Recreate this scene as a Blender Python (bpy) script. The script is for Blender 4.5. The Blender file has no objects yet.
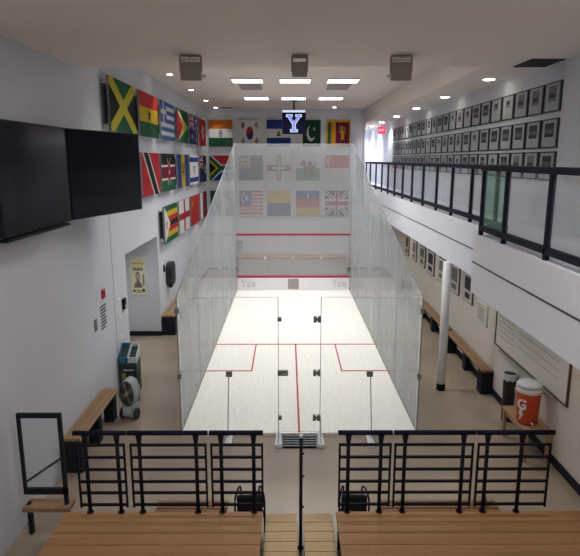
import bpy, bmesh, math, random
from mathutils import Vector, Matrix
random.seed(7)
PI = math.pi
SC = bpy.context.scene
COL = SC.collection

# ------------------------------------------------------------ camera, world, exposure, large lights
cam_d = bpy.data.cameras.new('camera'); cam = bpy.data.objects.new('camera', cam_d); COL.objects.link(cam)
cam_d.sensor_fit = 'HORIZONTAL'; cam_d.sensor_width = 36.0; cam_d.lens = 36.0 * 568.96 / 580.0
cam_d.clip_start = 0.05; cam_d.clip_end = 200
cam.location = (-0.169, 0, 4.086)
cam.rotation_euler = (PI / 2 - 0.2048, 0, -0.00353)
SC.camera = cam
w = bpy.data.worlds.new('world'); SC.world = w; w.use_nodes = True
w.node_tree.nodes['Background'].inputs[0].default_value = (0.90, 0.95, 1.0, 1)
w.node_tree.nodes['Background'].inputs[1].default_value = 0.24
SC.view_settings.view_transform = 'Standard'; SC.view_settings.look = 'None'
SC.view_settings.gamma = 1.0; SC.view_settings.use_curve_mapping = False
SC.view_settings.exposure = 0.12
SC.cycles.transparent_max_bounces = 32
SC.cycles.max_bounces = 10

def area(name, loc, sx, sy, e, col=(1, .97, .93), rot=(0, 0, 0), spread=PI):
    l = bpy.data.lights.new(name, 'AREA'); l.shape = 'RECTANGLE'; l.size = sx; l.size_y = sy
    l.energy = e; l.color = col; l.spread = spread
    o = bpy.data.objects.new(name, l); COL.objects.link(o); o.location = loc; o.rotation_euler = rot
    return o
TROFFERS = [(-1.11, 13.87), (0.0, 13.87), (1.11, 13.87), (-1.11, 17.75), (0.0, 17.75), (1.11, 17.75)]
for x, y in TROFFERS:
    area('troffer_light', (x, y, 5.84), .70, .62, 33, col=(1, .98, .96), spread=2.1)
ADDED_NEAR_PANELS = [(-1.5, 4.2), (1.5, 4.2), (-1.5, 0.6), (1.5, 0.6)]  # unseen fill panels, added to light the foreground and seats
for x, y in ADDED_NEAR_PANELS:
    area('troffer_light', (x, y, 5.33), .70, 1.0, 19)
ADDED_COURT_PANELS = [(-1.11, 10.2), (0.0, 10.2), (1.11, 10.2)]  # added panels, hidden by the low ceiling, to brighten the court
for x, y in ADDED_COURT_PANELS:
    area('troffer_light', (x, y, 5.84), .70, .62, 22, col=(1, .98, .97), spread=2.4)
def spot(loc, target, e, ang=70, blend=.7, col=(1, .95, .88), r=.04):
    l = bpy.data.lights.new('downlight_beam', 'SPOT'); l.energy = e; l.spot_size = math.radians(ang); l.spot_blend = blend
    l.color = col; l.shadow_soft_size = r
    o = bpy.data.objects.new('downlight_beam', l); COL.objects.link(o); o.location = loc
    o.rotation_euler = (Vector(target) - Vector(loc)).to_track_quat('-Z', 'Y').to_euler()
WALL_DOWNLIGHTS = [(-2.72, 12.91), (-2.72, 15.70), (-2.72, 18.48), (-2.72, 20.9), (1.46, 20.75)]
for x, y in WALL_DOWNLIGHTS:
    spot((x, y, 5.86), (x, y, 0), 34, 85)
CORRIDOR_DOWNLIGHTS = [(3.16, 9.88), (3.16, 12.58), (3.16, 15.32), (3.16, 18.06), (3.16, 20.89), (3.16, 23.33), (3.1, 25.3)]  # last one is an extra lamp, added to brighten the corridor end
for i, (x, y) in enumerate(CORRIDOR_DOWNLIGHTS):
    e = [3, 5, 11, 32, 90, 170, 150][i]
    spot((x, y, 5.34), (x, y, 0), e, 130, .9, (1, .97, .95) if i < 3 else (.93, .94, 1))
spot((-3.62, 12.0, 2.30), (-3.62, 12.0, 0), 16, 160, 1, (1, .97, .92), .08)
LOW_DOWNLIGHTS = [(3.0, 16.5), (3.0, 13.2), (3.0, 10.2), (3.0, 6.8)]
for x, y in LOW_DOWNLIGHTS:
    spot((x, y, 2.31), (x, y, 0), 13, 150, 1, (1, .86, .70), .08)

# ------------------------------------------------------------ materials
def new_mat(n):
    m = bpy.data.materials.new(n); m.use_nodes = True
    return m, m.node_tree, m.node_tree.nodes['Principled BSDF']
def mat(n, c, rough=.6, metal=0, noise=0, scale=6, bump=0, spec=.5, coat=0):
    m, t, p = new_mat(n)
    p.inputs['Base Color'].default_value = (*c, 1); p.inputs['Roughness'].default_value = rough
    p.inputs['Metallic'].default_value = metal; p.inputs['Specular IOR Level'].default_value = spec
    p.inputs['Coat Weight'].default_value = coat
    if n in ('black_metal', 'dark_powder_coat', 'switched_off_screen', 'screen_bezel', 'black_baseboard'): p.inputs['Specular IOR Level'].default_value = .06
    if noise or bump:
        tc = t.nodes.new('ShaderNodeTexCoord'); nz = t.nodes.new('ShaderNodeTexNoise')
        nz.inputs['Scale'].default_value = scale; nz.inputs['Detail'].default_value = 5
        t.links.new(tc.outputs['Object'], nz.inputs['Vector'])
        if noise:
            r = t.nodes.new('ShaderNodeValToRGB')
            r.color_ramp.elements[0].position = .3; r.color_ramp.elements[1].position = .7
            r.color_ramp.elements[0].color = (*[v * (1 - noise) for v in c], 1)
            r.color_ramp.elements[1].color = (*[min(1, v * (1 + noise)) for v in c], 1)
            t.links.new(nz.outputs['Fac'], r.inputs['Fac']); t.links.new(r.outputs[0], p.inputs['Base Color'])
        if bump:
            b = t.nodes.new('ShaderNodeBump'); b.inputs['Strength'].default_value = bump; b.inputs['Distance'].default_value = .01
            t.links.new(nz.outputs['Fac'], b.inputs['Height']); t.links.new(b.outputs[0], p.inputs['Normal'])
    return m
def emit(n, c, s):
    m, t, p = new_mat(n)
    k = .06 if 'display' in n else 1
    p.inputs['Base Color'].default_value = (c[0] * k, c[1] * k, c[2] * k, 1)
    p.inputs['Emission Color'].default_value = (*c, 1); p.inputs['Emission Strength'].default_value = s
    return m
def glass(n, haze, col=(.8, .83, .83), tint=(.96, .98, .97), refl=1.0, streak=0.0):
    m, t, p = new_mat(n); t.nodes.remove(p)
    N = t.nodes.new; L = t.links.new
    out = t.nodes['Material Output']
    tr = N('ShaderNodeBsdfTransparent'); tr.inputs[0].default_value = (*tint, 1)
    gl = N('ShaderNodeBsdfGlossy'); gl.inputs['Roughness'].default_value = .02; gl.inputs[0].default_value = (1, 1, 1, 1)
    fr = N('ShaderNodeFresnel'); fr.inputs[0].default_value = 1.45
    mu = N('ShaderNodeMath'); mu.operation = 'MULTIPLY'; mu.inputs[1].default_value = refl; L(fr.outputs[0], mu.inputs[0])
    m1 = N('ShaderNodeMixShader'); L(mu.outputs[0], m1.inputs[0]); L(tr.outputs[0], m1.inputs[1]); L(gl.outputs[0], m1.inputs[2])
    di = N('ShaderNodeBsdfDiffuse'); di.inputs[0].default_value = (*col, 1)
    tl = N('ShaderNodeBsdfTranslucent'); tl.inputs[0].default_value = (*col, 1)
    m2 = N('ShaderNodeMixShader'); m2.inputs[0].default_value = .5; L(di.outputs[0], m2.inputs[1]); L(tl.outputs[0], m2.inputs[2])
    m3 = N('ShaderNodeMixShader'); m3.inputs[0].default_value = haze
    L(m1.outputs[0], m3.inputs[1]); L(m2.outputs[0], m3.inputs[2])
    if streak:
        tc = N('ShaderNodeTexCoord'); mp = N('ShaderNodeMapping'); mp.inputs['Scale'].default_value = (2.2, 2.2, .5)
        nz = N('ShaderNodeTexNoise'); nz.inputs['Scale'].default_value = 1.6; nz.inputs['Detail'].default_value = 3
        mr = N('ShaderNodeMapRange'); mr.inputs[1].default_value = .3; mr.inputs[2].default_value = .7
        mr.inputs[3].default_value = haze * (1 - streak); mr.inputs[4].default_value = haze * (1 + streak)
        L(tc.outputs['Object'], mp.inputs[0]); L(mp.outputs[0], nz.inputs['Vector']); L(nz.outputs['Fac'], mr.inputs[0]); L(mr.outputs[0], m3.inputs[0])
    L(m3.outputs[0], out.inputs[0])
    return m
def planks(n, c1, c2, width, axis='X', rough=.5, length=2.0, stretch=20):
    m, t, p = new_mat(n); N = t.nodes.new; L = t.links.new
    tc = N('ShaderNodeTexCoord'); mp = N('ShaderNodeMapping'); L(tc.outputs['Object'], mp.inputs[0])
    if axis == 'Y': mp.inputs['Rotation'].default_value = (0, 0, PI / 2)
    br = N('ShaderNodeTexBrick'); br.inputs['Scale'].default_value = 1; br.inputs['Mortar Size'].default_value = width * .02
    br.inputs['Brick Width'].default_value = length; br.inputs['Row Height'].default_value = width
    br.inputs['Color1'].default_value = (*c1, 1); br.inputs['Color2'].default_value = (*c2, 1)
    br.inputs['Mortar'].default_value = (*[v * .78 for v in c1], 1)
    L(mp.outputs[0], br.inputs['Vector'])
    mp2 = N('ShaderNodeMapping'); L(mp.outputs[0], mp2.inputs[0]); mp2.inputs['Scale'].default_value = (1, stretch, 1)
    nz = N('ShaderNodeTexNoise'); nz.inputs['Scale'].default_value = 3; nz.inputs['Detail'].default_value = 6; L(mp2.outputs[0], nz.inputs['Vector'])
    mx = N('ShaderNodeMix'); mx.data_type = 'RGBA'; mx.blend_type = 'MULTIPLY'; mx.inputs[0].default_value = .35
    cr = N('ShaderNodeValToRGB'); cr.color_ramp.elements[0].position = .35; cr.color_ramp.elements[1].position = .6
    cr.color_ramp.elements[0].color = (.72, .68, .64, 1); cr.color_ramp.elements[1].color = (1, 1, 1, 1)
    L(nz.outputs['Fac'], cr.inputs[0]); L(br.outputs[0], mx.inputs[6]); L(cr.outputs[0], mx.inputs[7])
    L(mx.outputs[2], p.inputs['Base Color']); p.inputs['Roughness'].default_value = rough
    return m

M = dict(
    wall=mat('painted_wall', (.62, .635, .69), .8, noise=.02, scale=2),
    wallr=mat('painted_wall_warm', (.66, .61, .56), .8, noise=.02, scale=2),
    ceil=mat('ceiling_paint', (.75, .67, .62), .9, noise=.015, scale=1.5),
    fascia=mat('fascia_paint', (.80, .81, .88), .55),
    groove=mat('groove', (.05, .05, .06), .8),
    black=mat('black_metal', (.012, .012, .018), .45),
    navy=mat('dark_powder_coat', (.012, .012, .026), .45),
    rubber=mat('black_rubber', (.02, .02, .022), .6),
    base=mat('black_baseboard', (.02, .022, .03), .5),
    fabric=mat('black_fabric', (.015, .016, .025), .85, bump=.3, scale=80),
    steel=mat('steel', (.55, .56, .58), .3, metal=1),
    lsteel=mat('brushed_aluminium', (.80, .84, .90), .4, metal=.3),
    dsteel=mat('dark_steel', (.24, .235, .22), .5, metal=.3),
    white=mat('white_lacquer', (.82, .82, .84), .45),
    grey=mat('grey_plastic', (.38, .40, .42), .45),
    lgrey=mat('light_grey_plastic', (.62, .65, .68), .4),
    screen=mat('switched_off_screen', (.010, .011, .016), .12),
    screenb=mat('screen_bezel', (.012, .012, .02), .5),
    redline=mat('court_red_line', (.40, .012, .045), .5),
    redband=mat('red_band', (.36, .01, .075), .5),
    bench=planks('bench_timber', (.36, .22, .12), (.45, .29, .16), .06, 'Y', .5, 3.0),
    bench2=planks('bench_timber_brown', (.30, .17, .085), (.36, .21, .11), .06, 'Y', .5, 3.0),
    tier=planks('bleacher_timber', (.33, .165, .06), (.38, .20, .08), .11, 'X', .5, 2.4),
    tierl=planks('step_timber', (.50, .34, .16), (.55, .38, .19), .11, 'X', .5, 2.4),
    court=planks('court_maple', (.86, .835, .80), (.89, .865, .83), .045, 'Y', .55, 1.9),
    mount=mat('speaker_grey', (.30, .25, .22), .6),
    white_plastic=mat('white_plastic', (.8, .8, .78), .4),
    blue=mat('blue_plastic', (.03, .16, .28), .4),
    dgreen=mat('dark_green_plastic', (.015, .03, .025), .45),
    lime=mat('lime_print', (.25, .35, .04), .6),
    orange=mat('orange_plastic', (.62, .07, .02), .4),
    frame=mat('black_frame', (.02, .02, .02), .5),
    framew=mat('brown_frame', (.10, .07, .05), .5),
    matb=mat('mount_board', (.34, .35, .355), .7),
    matl=mat('pale_mount_board', (.58, .56, .50), .7),
    cream=mat('cream_paper', (.74, .70, .46), .8),
    ink=mat('ink', (.03, .03, .04), .8),
    inkg=mat('grey_ink', (.16, .15, .17), .8),
    board=mat('whiteboard_surface', (.66, .63, .60), .35),
    red=mat('red_plastic', (.55, .02, .03), .5),
    lamp=emit('lamp_diffuser', (1, .98, .95), 5.0),
    spotlamp=emit('downlight_lens', (1, .93, .78), 14),
    exitr=emit('exit_red', (.85, .04, .10), 1.0),
    exitw=emit('exit_white', (1, .85, .88), 1.0),
    dispn=mat('display_navy', (.003, .003, .012), .9, spec=.02),
    dispw=emit('display_white', (.70, .76, 1), .8),
    dispb=emit('display_blue', (.22, .26, .85), .8),
    vent=mat('vent_grey', (.36, .33, .32), .7),
    dark=mat('dark_void', (.02, .02, .02), .9),
    g_front=glass('glass_front', .235, (.94, .96, 1.0), refl=.3),
    g_side=glass('glass_side', .30, (.70, .74, .77), (.95, .97, .97), .35, streak=.06),
    g_back=glass('glass_back', .010, (.80, .88, .87), (.985, .995, .99), .6),
    g_rail=glass('glass_railing', .05, (.75, .80, .85), (.95, .96, .97), .25),
    g_railg=glass('glass_green', .10, (.45, .68, .58), (.75, .88, .82), .25),
    g_edge=mat('glass_edge', (.10, .14, .13), .3),
)
# hall floor: polished concrete
m, t, p = new_mat('polished_concrete')
tc = t.nodes.new('ShaderNodeTexCoord'); nz = t.nodes.new('ShaderNodeTexNoise'); nz.inputs['Scale'].default_value = .8; nz.inputs['Detail'].default_value = 6
cr = t.nodes.new('ShaderNodeValToRGB'); cr.color_ramp.elements[0].color = (.32, .255, .195, 1); cr.color_ramp.elements[1].color = (.38, .31, .24, 1)
cr.color_ramp.elements[0].position = .35; cr.color_ramp.elements[1].position = .65
t.links.new(tc.outputs['Object'], nz.inputs['Vector']); t.links.new(nz.outputs['Fac'], cr.inputs[0]); t.links.new(cr.outputs[0], p.inputs['Base Color'])
p.inputs['Roughness'].default_value = .25; p.inputs['Specular IOR Level'].default_value = .65
M['floor'] = m
FC = dict(k=(.015, .015, .015), w=(.72, .71, .70), r=(.50, .015, .04), g=(.02, .13, .06), y=(.75, .52, .02), b=(.03, .06, .30),
          n=(.02, .025, .10), o=(.75, .22, .03), lb=(.08, .18, .50), m=(.22, .01, .05), cr=(.62, .55, .50), gy=(.35, .36, .37),
          dg=(.01, .07, .04), yo=(.62, .55, .05), c=(.60, .03, .04), or2=(.80, .30, .02), ap=(.60,.50,.36), gr2=(.10,.30,.12))
for k, c in FC.items(): M['f_' + k] = mat('flag_cloth_' + k, tuple(v * (.62 if k not in ('w', 'cr') else .80) for v in c), .85, spec=.2)

# ------------------------------------------------------------ mesh builder
class MB:
    def __init__(s): s.bm = bmesh.new(); s.mi = 0
    def _set(s, faces):
        for f in faces: f.material_index = s.mi
    def box(s, x0, y0, z0, x1, y1, z1, rot=None, piv=None):
        vs = [s.bm.verts.new((x, y, z)) for x in (x0, x1) for y in (y0, y1) for z in (z0, z1)]
        if rot is not None:
            p_ = Vector(piv) if piv else Vector(((x0 + x1) / 2, (y0 + y1) / 2, (z0 + z1) / 2))
            for v in vs: v.co = p_ + rot @ (v.co - p_)
        fs = [s.bm.faces.new([vs[i] for i in q]) for q in ((0, 1, 3, 2), (4, 6, 7, 5), (0, 4, 5, 1), (2, 3, 7, 6), (0, 2, 6, 4), (1, 5, 7, 3))]
        s._set(fs); return s
    def tube(s, pts, r, n=10, cap=True, r2=None):
        pts = [Vector(p) for p in pts]; rings = []
        for i, p_ in enumerate(pts):
            d = (pts[min(i + 1, len(pts) - 1)] - pts[max(i - 1, 0)]).normalized()
            up = Vector((0, 0, 1)) if abs(d.z) < .95 else Vector((1, 0, 0))
            a = d.cross(up).normalized(); b = d.cross(a)
            rr = r if r2 is None else r + (r2 - r) * i / (len(pts) - 1)
            rings.append([s.bm.verts.new(p_ + rr * (math.cos(2 * PI * k / n) * a + math.sin(2 * PI * k / n) * b)) for k in range(n)])
        fs = []
        for A, B in zip(rings, rings[1:]):
            for k in range(n): fs.append(s.bm.faces.new((A[k], A[(k + 1) % n], B[(k + 1) % n], B[k])))
        if cap: fs += [s.bm.faces.new(rings[0][::-1]), s.bm.faces.new(rings[-1])]
        for f in fs: f.smooth = len(f.verts) == 4
        s._set(fs); return s
    def lathe(s, prof, n=24, c=(0, 0, 0)):
        rings = [[s.bm.verts.new((c[0] + r * math.cos(2 * PI * k / n), c[1] + r * math.sin(2 * PI * k / n), c[2] + z)) for k in range(n)] for r, z in prof]
        fs = []
        for A, B in zip(rings, rings[1:]):
            for k in range(n): fs.append(s.bm.faces.new((A[k], A[(k + 1) % n], B[(k + 1) % n], B[k])))
        for f in fs: f.smooth = True
        fs += [s.bm.faces.new(rings[0][::-1]), s.bm.faces.new(rings[-1])]
        s._set(fs); return s
    def prism(s, pts, axis, a0, a1):
        def mk(u, v, a): return {'X': (a, u, v), 'Y': (u, a, v), 'Z': (u, v, a)}[axis]
        A = [s.bm.verts.new(mk(u, v, a0)) for u, v in pts]; B = [s.bm.verts.new(mk(u, v, a1)) for u, v in pts]
        n = len(pts); fs = [s.bm.faces.new(A[::-1]), s.bm.faces.new(B)]
        for k in range(n): fs.append(s.bm.faces.new((A[k], A[(k + 1) % n], B[(k + 1) % n], B[k])))
        s._set(fs); return s
    def done(s, name, mats, parent=None, loc=None, bevel=0, label=None):
        bmesh.ops.recalc_face_normals(s.bm, faces=s.bm.faces)
        me = bpy.data.meshes.new(name); s.bm.to_mesh(me); s.bm.free()
        for m_ in (mats if isinstance(mats, (list, tuple)) else [mats]): me.materials.append(M[m_] if isinstance(m_, str) else m_)
        o = bpy.data.objects.new(name, me); COL.objects.link(o)
        if parent: o.parent = parent
        if loc: o.location = loc
        if label: o['label'] = label
        if bevel:
            b = o.modifiers.new('bevel', 'BEVEL'); b.width = bevel; b.segments = 2; b.limit_method = 'ANGLE'
        return o
def thing(name, label, cat, loc=(0, 0, 0), rz=0, group=None):
    o = bpy.data.objects.new(name, None); COL.objects.link(o); o.location = loc; o.rotation_euler = (0, 0, rz)
    o.empty_display_size = .1
    return tag(o, label, cat, group)
def tag(o, label, cat, group=None, kind=None):
    o['label'] = label; o['category'] = cat
    if group: o['group'] = group
    if kind: o['kind'] = kind
    return o
def struct(name, mb, m_, parent=None, bevel=0):
    o = mb.done(name, m_, parent, bevel=bevel)
    if not parent: o['kind'] = 'structure'
    return o
def dup(root, loc=None, rz=None, label=None, group=None):
    r = root.copy(); COL.objects.link(r)
    if loc is not None: r.location = loc
    if rz is not None: r.rotation_euler = (0, 0, rz)
    if label: r['label'] = label
    if group: r['group'] = group
    for ch in list(root.children):
        c = ch.copy(); COL.objects.link(c); c.parent = r
        for g in list(ch.children):
            d = g.copy(); COL.objects.link(d); d.parent = c
    return r
def text_mesh(body, size, extrude, offset=0.0):
    cu = bpy.data.curves.new('txt', 'FONT'); cu.body = body; cu.size = size; cu.extrude = extrude; cu.offset = offset
    cu.align_x = 'CENTER'; cu.align_y = 'CENTER'
    o = bpy.data.objects.new('txt', cu); COL.objects.link(o)
    dg = bpy.context.evaluated_depsgraph_get(); dg.update()
    me = bpy.data.meshes.new_from_object(o.evaluated_get(dg))
    bpy.data.objects.remove(o); bpy.data.curves.remove(cu)
    me.transform(Matrix.Rotation(PI / 2, 4, 'X'))     # stands in XZ, faces -Y
    return me
def text_part(name, me, m_, parent, loc, sx=1.0):
    me.transform(Matrix.Diagonal((sx, 1, 1, 1)))
    me.materials.clear(); me.materials.append(M[m_])
    o = bpy.data.objects.new(name, me); COL.objects.link(o); o.parent = parent; o.location = loc
    return o
ORD = ['first', 'second', 'third', 'fourth', 'fifth', 'sixth', 'seventh', 'eighth', 'ninth', 'tenth', 'eleventh', 'twelfth', 'thirteenth',
       'fourteenth', 'fifteenth', 'sixteenth', 'seventeenth', 'eighteenth', 'nineteenth', 'twentieth', 'twenty-first', 'twenty-second', 'twenty-third', 'twenty-fourth', 'twenty-fifth']

XL, XR, YF, FZ = -3.20, 3.5, 21.4, -0.04
# ------------------------------------------------------------ structure
struct('floor', MB().box(-4.3, -3, FZ - .2, XR + .2, 27, FZ), 'floor')
b = MB(); b.box(XL - .2, -3, FZ, XL, 10.45, 5.92); b.box(XL - .2, 10.45, 2.36, XL, 13.1, 5.92); b.box(XL - .2, 13.1, FZ, XL, YF + .2, 5.92)
b.box(-4.25, 10.2, FZ, -4.05, 13.3, 2.6); b.box(-4.05, 13.1, FZ, XL - .2, 13.3, 2.6); b.box(-4.05, 10.25, FZ, XL - .2, 10.45, 2.6); b.box(-4.05, 10.45, 2.36, XL - .2, 13.1, 2.6)
struct('wall_left', b, 'wall')
b = MB(); b.box(XL, YF, FZ, 2.65, YF + .2, 5.92); b.box(2.65, YF, FZ, XR, YF + .2, 2.34)
struct('wall_far', b, 'wall')
struct('wall_corridor_side', MB().box(2.55, YF + .2, 3.12, 2.65, 26, 5.4), 'wall')
struct('wall_corridor_end', MB().box(2.55, 26, 2.34, XR + .2, 26.2, 5.6), 'wall')
struct('wall_right_upper', MB().box(XR, -3, 3.12, XR + .2, 26, 5.92), 'wall')
struct('wall_right_lower', MB().box(XR, -3, FZ, XR + .2, 26, 3.12), 'wallr')
struct('ceiling', MB().box(XL - .2, 8.5, 5.9, 2.65, YF + .2, 6.1), 'ceil')
struct('ceiling_near', MB().box(XL - .2, -3, 5.38, XR + .2, 8.5, 6.1), 'ceil')
struct('ceiling_corridor', MB().box(2.65, 8.5, 5.40, XR + .2, 26, 6.1), 'ceil')
# balcony
struct('floor_balcony', MB().box(2.65, 7.5, 2.34, XR, 26, 3.12), 'fascia')
struct('floor_balcony_near', MB().box(2.30, -1, 2.34, XR, 7.5, 3.12), 'fascia')
struct('trim_1', MB().box(2.645, 7.5, 2.745, 2.652, YF, 2.762), 'groove')
struct('trim_2', MB().box(2.295, -1, 2.745, 2.302, 7.5, 2.762), 'groove')
struct('trim_3', MB().box(XL, 9.64, FZ, XL + .004, 9.655, 3.25), 'vent')
struct('trim_4', MB().box(2.60, YF - .03, 3.12, 2.66, YF, 5.4), 'lgrey')
struct('baseboard_right', MB().box(XR - .02, 5.5, FZ, XR, YF, .08), 'base')
struct('baseboard_left', MB().box(-4.05, 13.07, FZ, XL, 13.1, .07).box(XL, 13.1, FZ, XL + .02, YF, .06), 'base')
struct('baseboard_far', MB().box(XL, YF - .02, FZ, XR - .02, YF, .06), 'base')

# ------------------------------------------------------------ pillar
t_ = thing('round_pillar', 'slim round white pillar with black foot under the balcony edge', 'pillar', (2.63, 9.8, FZ))
MB().lathe([(.075, .12), (.075, 2.38)], 28).done('shaft', 'white', t_)
MB().lathe([(.08, 0), (.08, .12), (.075, .125)], 28).done('foot_band', 'black', t_)

# ------------------------------------------------------------ squash court
CW = 1.79; YB, YFR = 8.04, 17.79
t_ = thing('squash_court_surface', 'pale maple squash court floor with red service lines', 'court floor', (0, 0, 0))
MB().box(-CW, YB - .02, FZ, CW, YFR - .027, 0).done('maple_surface', 'court', t_)
ln = [(-CW, 12.27, CW, 12.33), (-.016, YB, .016, 12.27), (-.905, 10.64, -.877, 12.27), (.877, 10.64, .905, 12.27), (-CW, 10.62, -.877, 10.67), (.877, 10.62, CW, 10.67)]
for a in ln: MB().box(a[0], a[1], .0002, a[2], a[3], .002).done('red_line', 'redline', t_)
def wall_h(y): return 2.13 + (4.57 - 2.13) * (y - YB) / (YFR - YB)
t_ = thing('glass_court_partition', 'tall frosted glass front wall of the court facing the flags', 'glass partition', (0, YFR, 0))
n = 4
for i in range(n):
    x0 = -CW + .012 + i * (2 * CW - .024) / n; x1 = x0 + (2 * CW - .024) / n - .010
    MB().box(x0, 0, .47, x1, .014, 4.57).done('glass_panel', 'g_front', t_)
    if i: MB().box(x0 - .010, .002, .47, x0 - .001, .012, 4.57).done('joint', 'vent', t_)
    if i: MB().lathe([(.035, 0), (.035, .03)], 14).done('round_clip', 'lgrey', t_, (x0 - .006, .02, 1.02))
MB().box(-CW, -.004, 1.755, CW, .006, 1.815).done('service_line', 'redline', t_)
for sx, nm in ((-1, 'left'), (1, 'right')):
    t_ = thing('glass_court_partition', f'sloping frosted glass side wall on the {nm} of the court', 'glass partition', (sx * CW, 0, 0))
    for i in range(5):
        y0 = YB + .02 + i * 1.95; y1 = y0 + 1.94
        x0, x1 = (-.014, 0) if sx < 0 else (0, .014)
        MB().prism([(y0, 0), (y1, 0), (y1, wall_h(y1)), (y0, wall_h(y0))], 'X', x0, x1).done('glass_panel', 'g_side', t_)
        if i: MB().box(x0 + .002, y0 - .008, 0, x1 - .002, y0 - .002, wall_h(y0)).done('joint', 'grey', t_)
    MB().tube([(sx * .007, YB, .0), (sx * .007, YB, 2.12)], .007, 6).done('edge_strip', 'g_edge', t_)
    MB().tube([(sx * .007, YB + .02, .006), (sx * .007, YFR, .006)], .008, 6).done('base_strip', 'g_edge', t_)
    MB().tube([(sx * .007, YB, 2.13), (sx * .007, YFR, 4.57)], .005, 6).done('top_edge', 'grey', t_)
    for z in (1.93, .92):
        MB().box(-.03, YB - .045, z - .04, .03, YB + .03, z + .04).done('corner_clip', 'dsteel', t_, bevel=.005)
# back wall with door
t_ = thing('glass_court_partition', 'clear low glass back wall of the court with hinged glass door', 'glass partition', (0, YB, 0))
for x0, x1 in ((-CW + .02, -1.052), (-1.048, -.317), (.325, 1.048), (1.052, CW - .02)):
    MB().box(x0, -.012, .0, x1, 0, 2.13).done('glass_panel', 'g_back', t_)
for x0, x1 in ((-CW, -.317), (.325, CW)):
    MB().box(x0, -.011, 2.131, x1, -.002, 2.137).done('top_edge', 'lgrey', t_)
for s in (-1, 1):
    MB().box(s * .314 - .004, -.013, 0, s * .314 + .004, .002, 2.13).done('door_joint', 'g_edge', t_)
d_ = MB().box(-.308, -.012, .02, .316, 0, 2.10).done('door', 'g_back', t_)
for z in (1.80, .97, .25):
    h = MB().box(.205, -.035, z - .045, .252, .02, z + .045); h.box(.268, -.035, z - .045, .315, .02, z + .045); h.box(.25, -.03, z - .02, .27, .0, z + .02)
    h.done('hinge', 'dsteel', d_, bevel=.004)
    if z != .97:
        MB().box(-.325, -.03, z - .03, -.265, .02, z + .03).done('latch', 'dsteel', d_, bevel=.004)
MB().box(-.325, -.035, .93, -.17, .02, 1.01).done('lock', 'dsteel', d_, bevel=.004)
MB().tube([(-.245, -.04, .97), (-.245, -.06, .97), (-.185, -.06, .97)], .008, 8).done('handle', 'steel', d_)
for x in (-1.05, -.314, .314, 1.05):
    zt = .97 if abs(x) > .5 else .32
    f_ = MB().prism([(-.38, .02), (-.016, .02), (-.016, zt), (-.10, zt), (-.38, .12)], 'X', x - .006, x + .006).done('glass_fin', 'g_back', t_)
    MB().prism([(-.10, zt), (-.38, .12), (-.372, .116), (-.095, zt - .006)], 'X', x - .0065, x + .0065).done('fin_edge', 'grey', f_)
    if zt > .5: MB().box(x - .045, -.05, zt - .05, x + .045, .02, zt + .03).done('fin_bracket', 'dsteel', f_, bevel=.004)
    MB().prism([(x - .055, -.40), (x + .055, -.40), (x + .035, -.02), (x - .035, -.02)], 'Z', FZ, .015).done('fin_shoe', 'lsteel', t_, bevel=.004)
t_ = thing('threshold_step', 'black and silver ribbed metal step before the glass door', 'step', (0, 7.82, FZ))
MB().box(-.245, -.19, 0, .245, .19, .02).done('tread_plate', 'black', t_)
for i in range(5): MB().box(-.245, -.17 + i * .075, .02, .245, -.158 + i * .075, .032).done('metal_rib', 'steel', t_)
# tin
t_ = thing('tin_board', 'white board with red top strip at the foot of the front glass', 'tin board', (0, YFR, 0))
b = MB(); b.box(-CW, -.025, 0, -.175, .015, .41); b.box(.175, -.025, 0, CW, .015, .41); b.box(-.175, -.025, .37, .175, .015, .41); b.box(-.175, -.025, 0, .175, .015, .03)
b.done('board', 'white', t_)
MB().box(-CW, -.045, .41, CW, .015, .47).done('red_strip', 'redband', t_, bevel=.008)
MB().box(-.17, -.012, .035, -.004, .01, .365).box(.004, -.012, .035, .17, .01, .365).done('grey_hatch', 'vent', t_)
for x in (-1.43, 1.47):
    text_part('lettering', text_mesh('Yale', .34, .002, .006), 'grey', t_, (x, -.028, .21), .75)
    text_part('lettering', text_mesh('Yale', .34, .003, -.006), 'white', t_, (x, -.0285, .21), .75)

# ------------------------------------------------------------ flags
AS = 1.67
def R(s0, t0, s1, t1): return [(s0, t0), (s1, t0), (s1, t1), (s0, t1)]
def disc(cx, cy, r, n=20, a0=0, a1=2 * PI):
    return [(cx + r / AS * math.cos(a0 + (a1 - a0) * k / n), cy + r * math.sin(a0 + (a1 - a0) * k / n)) for k in range(n)]
def star(cx, cy, r, n=5, k=.42, rot=0):
    return [(cx + (r if i % 2 == 0 else r * k) / AS * math.sin(rot + PI * i / n), cy + (r if i % 2 == 0 else r * k) * math.cos(rot + PI * i / n)) for i in range(2 * n)]
def crescent(cx, cy, r, r2, off, ang, n=16):
    th = math.acos((r * r + off * off - r2 * r2) / (2 * r * off)); th2 = math.acos((off * off + r2 * r2 - r * r) / (2 * off * r2))
    P1 = [(r * math.cos(a), r * math.sin(a)) for a in [th + (2 * PI - 2 * th) * k / n for k in range(n + 1)]]
    a0 = PI + th2; a1 = PI - th2
    P2 = [(off + r2 * math.cos(a), r2 * math.sin(a)) for a in [a0 + (a1 - a0) * k / n for k in range(1, n)]]
    c, s = math.cos(ang), math.sin(ang)
    return [(cx + (x * c - y * s) / AS, cy + x * s + y * c) for x, y in P1 + P2]
def bar(x0, y0, x1, y1, wd):
    X0, X1 = x0 * AS, x1 * AS; d = math.hypot(X1 - X0, y1 - y0); nx, ny = -(y1 - y0) / d * wd / 2, (X1 - X0) / d * wd / 2
    return [((X0 + nx) / AS, y0 + ny), ((X1 + nx) / AS, y1 + ny), ((X1 - nx) / AS, y1 - ny), ((X0 - nx) / AS, y0 - ny)]
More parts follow.
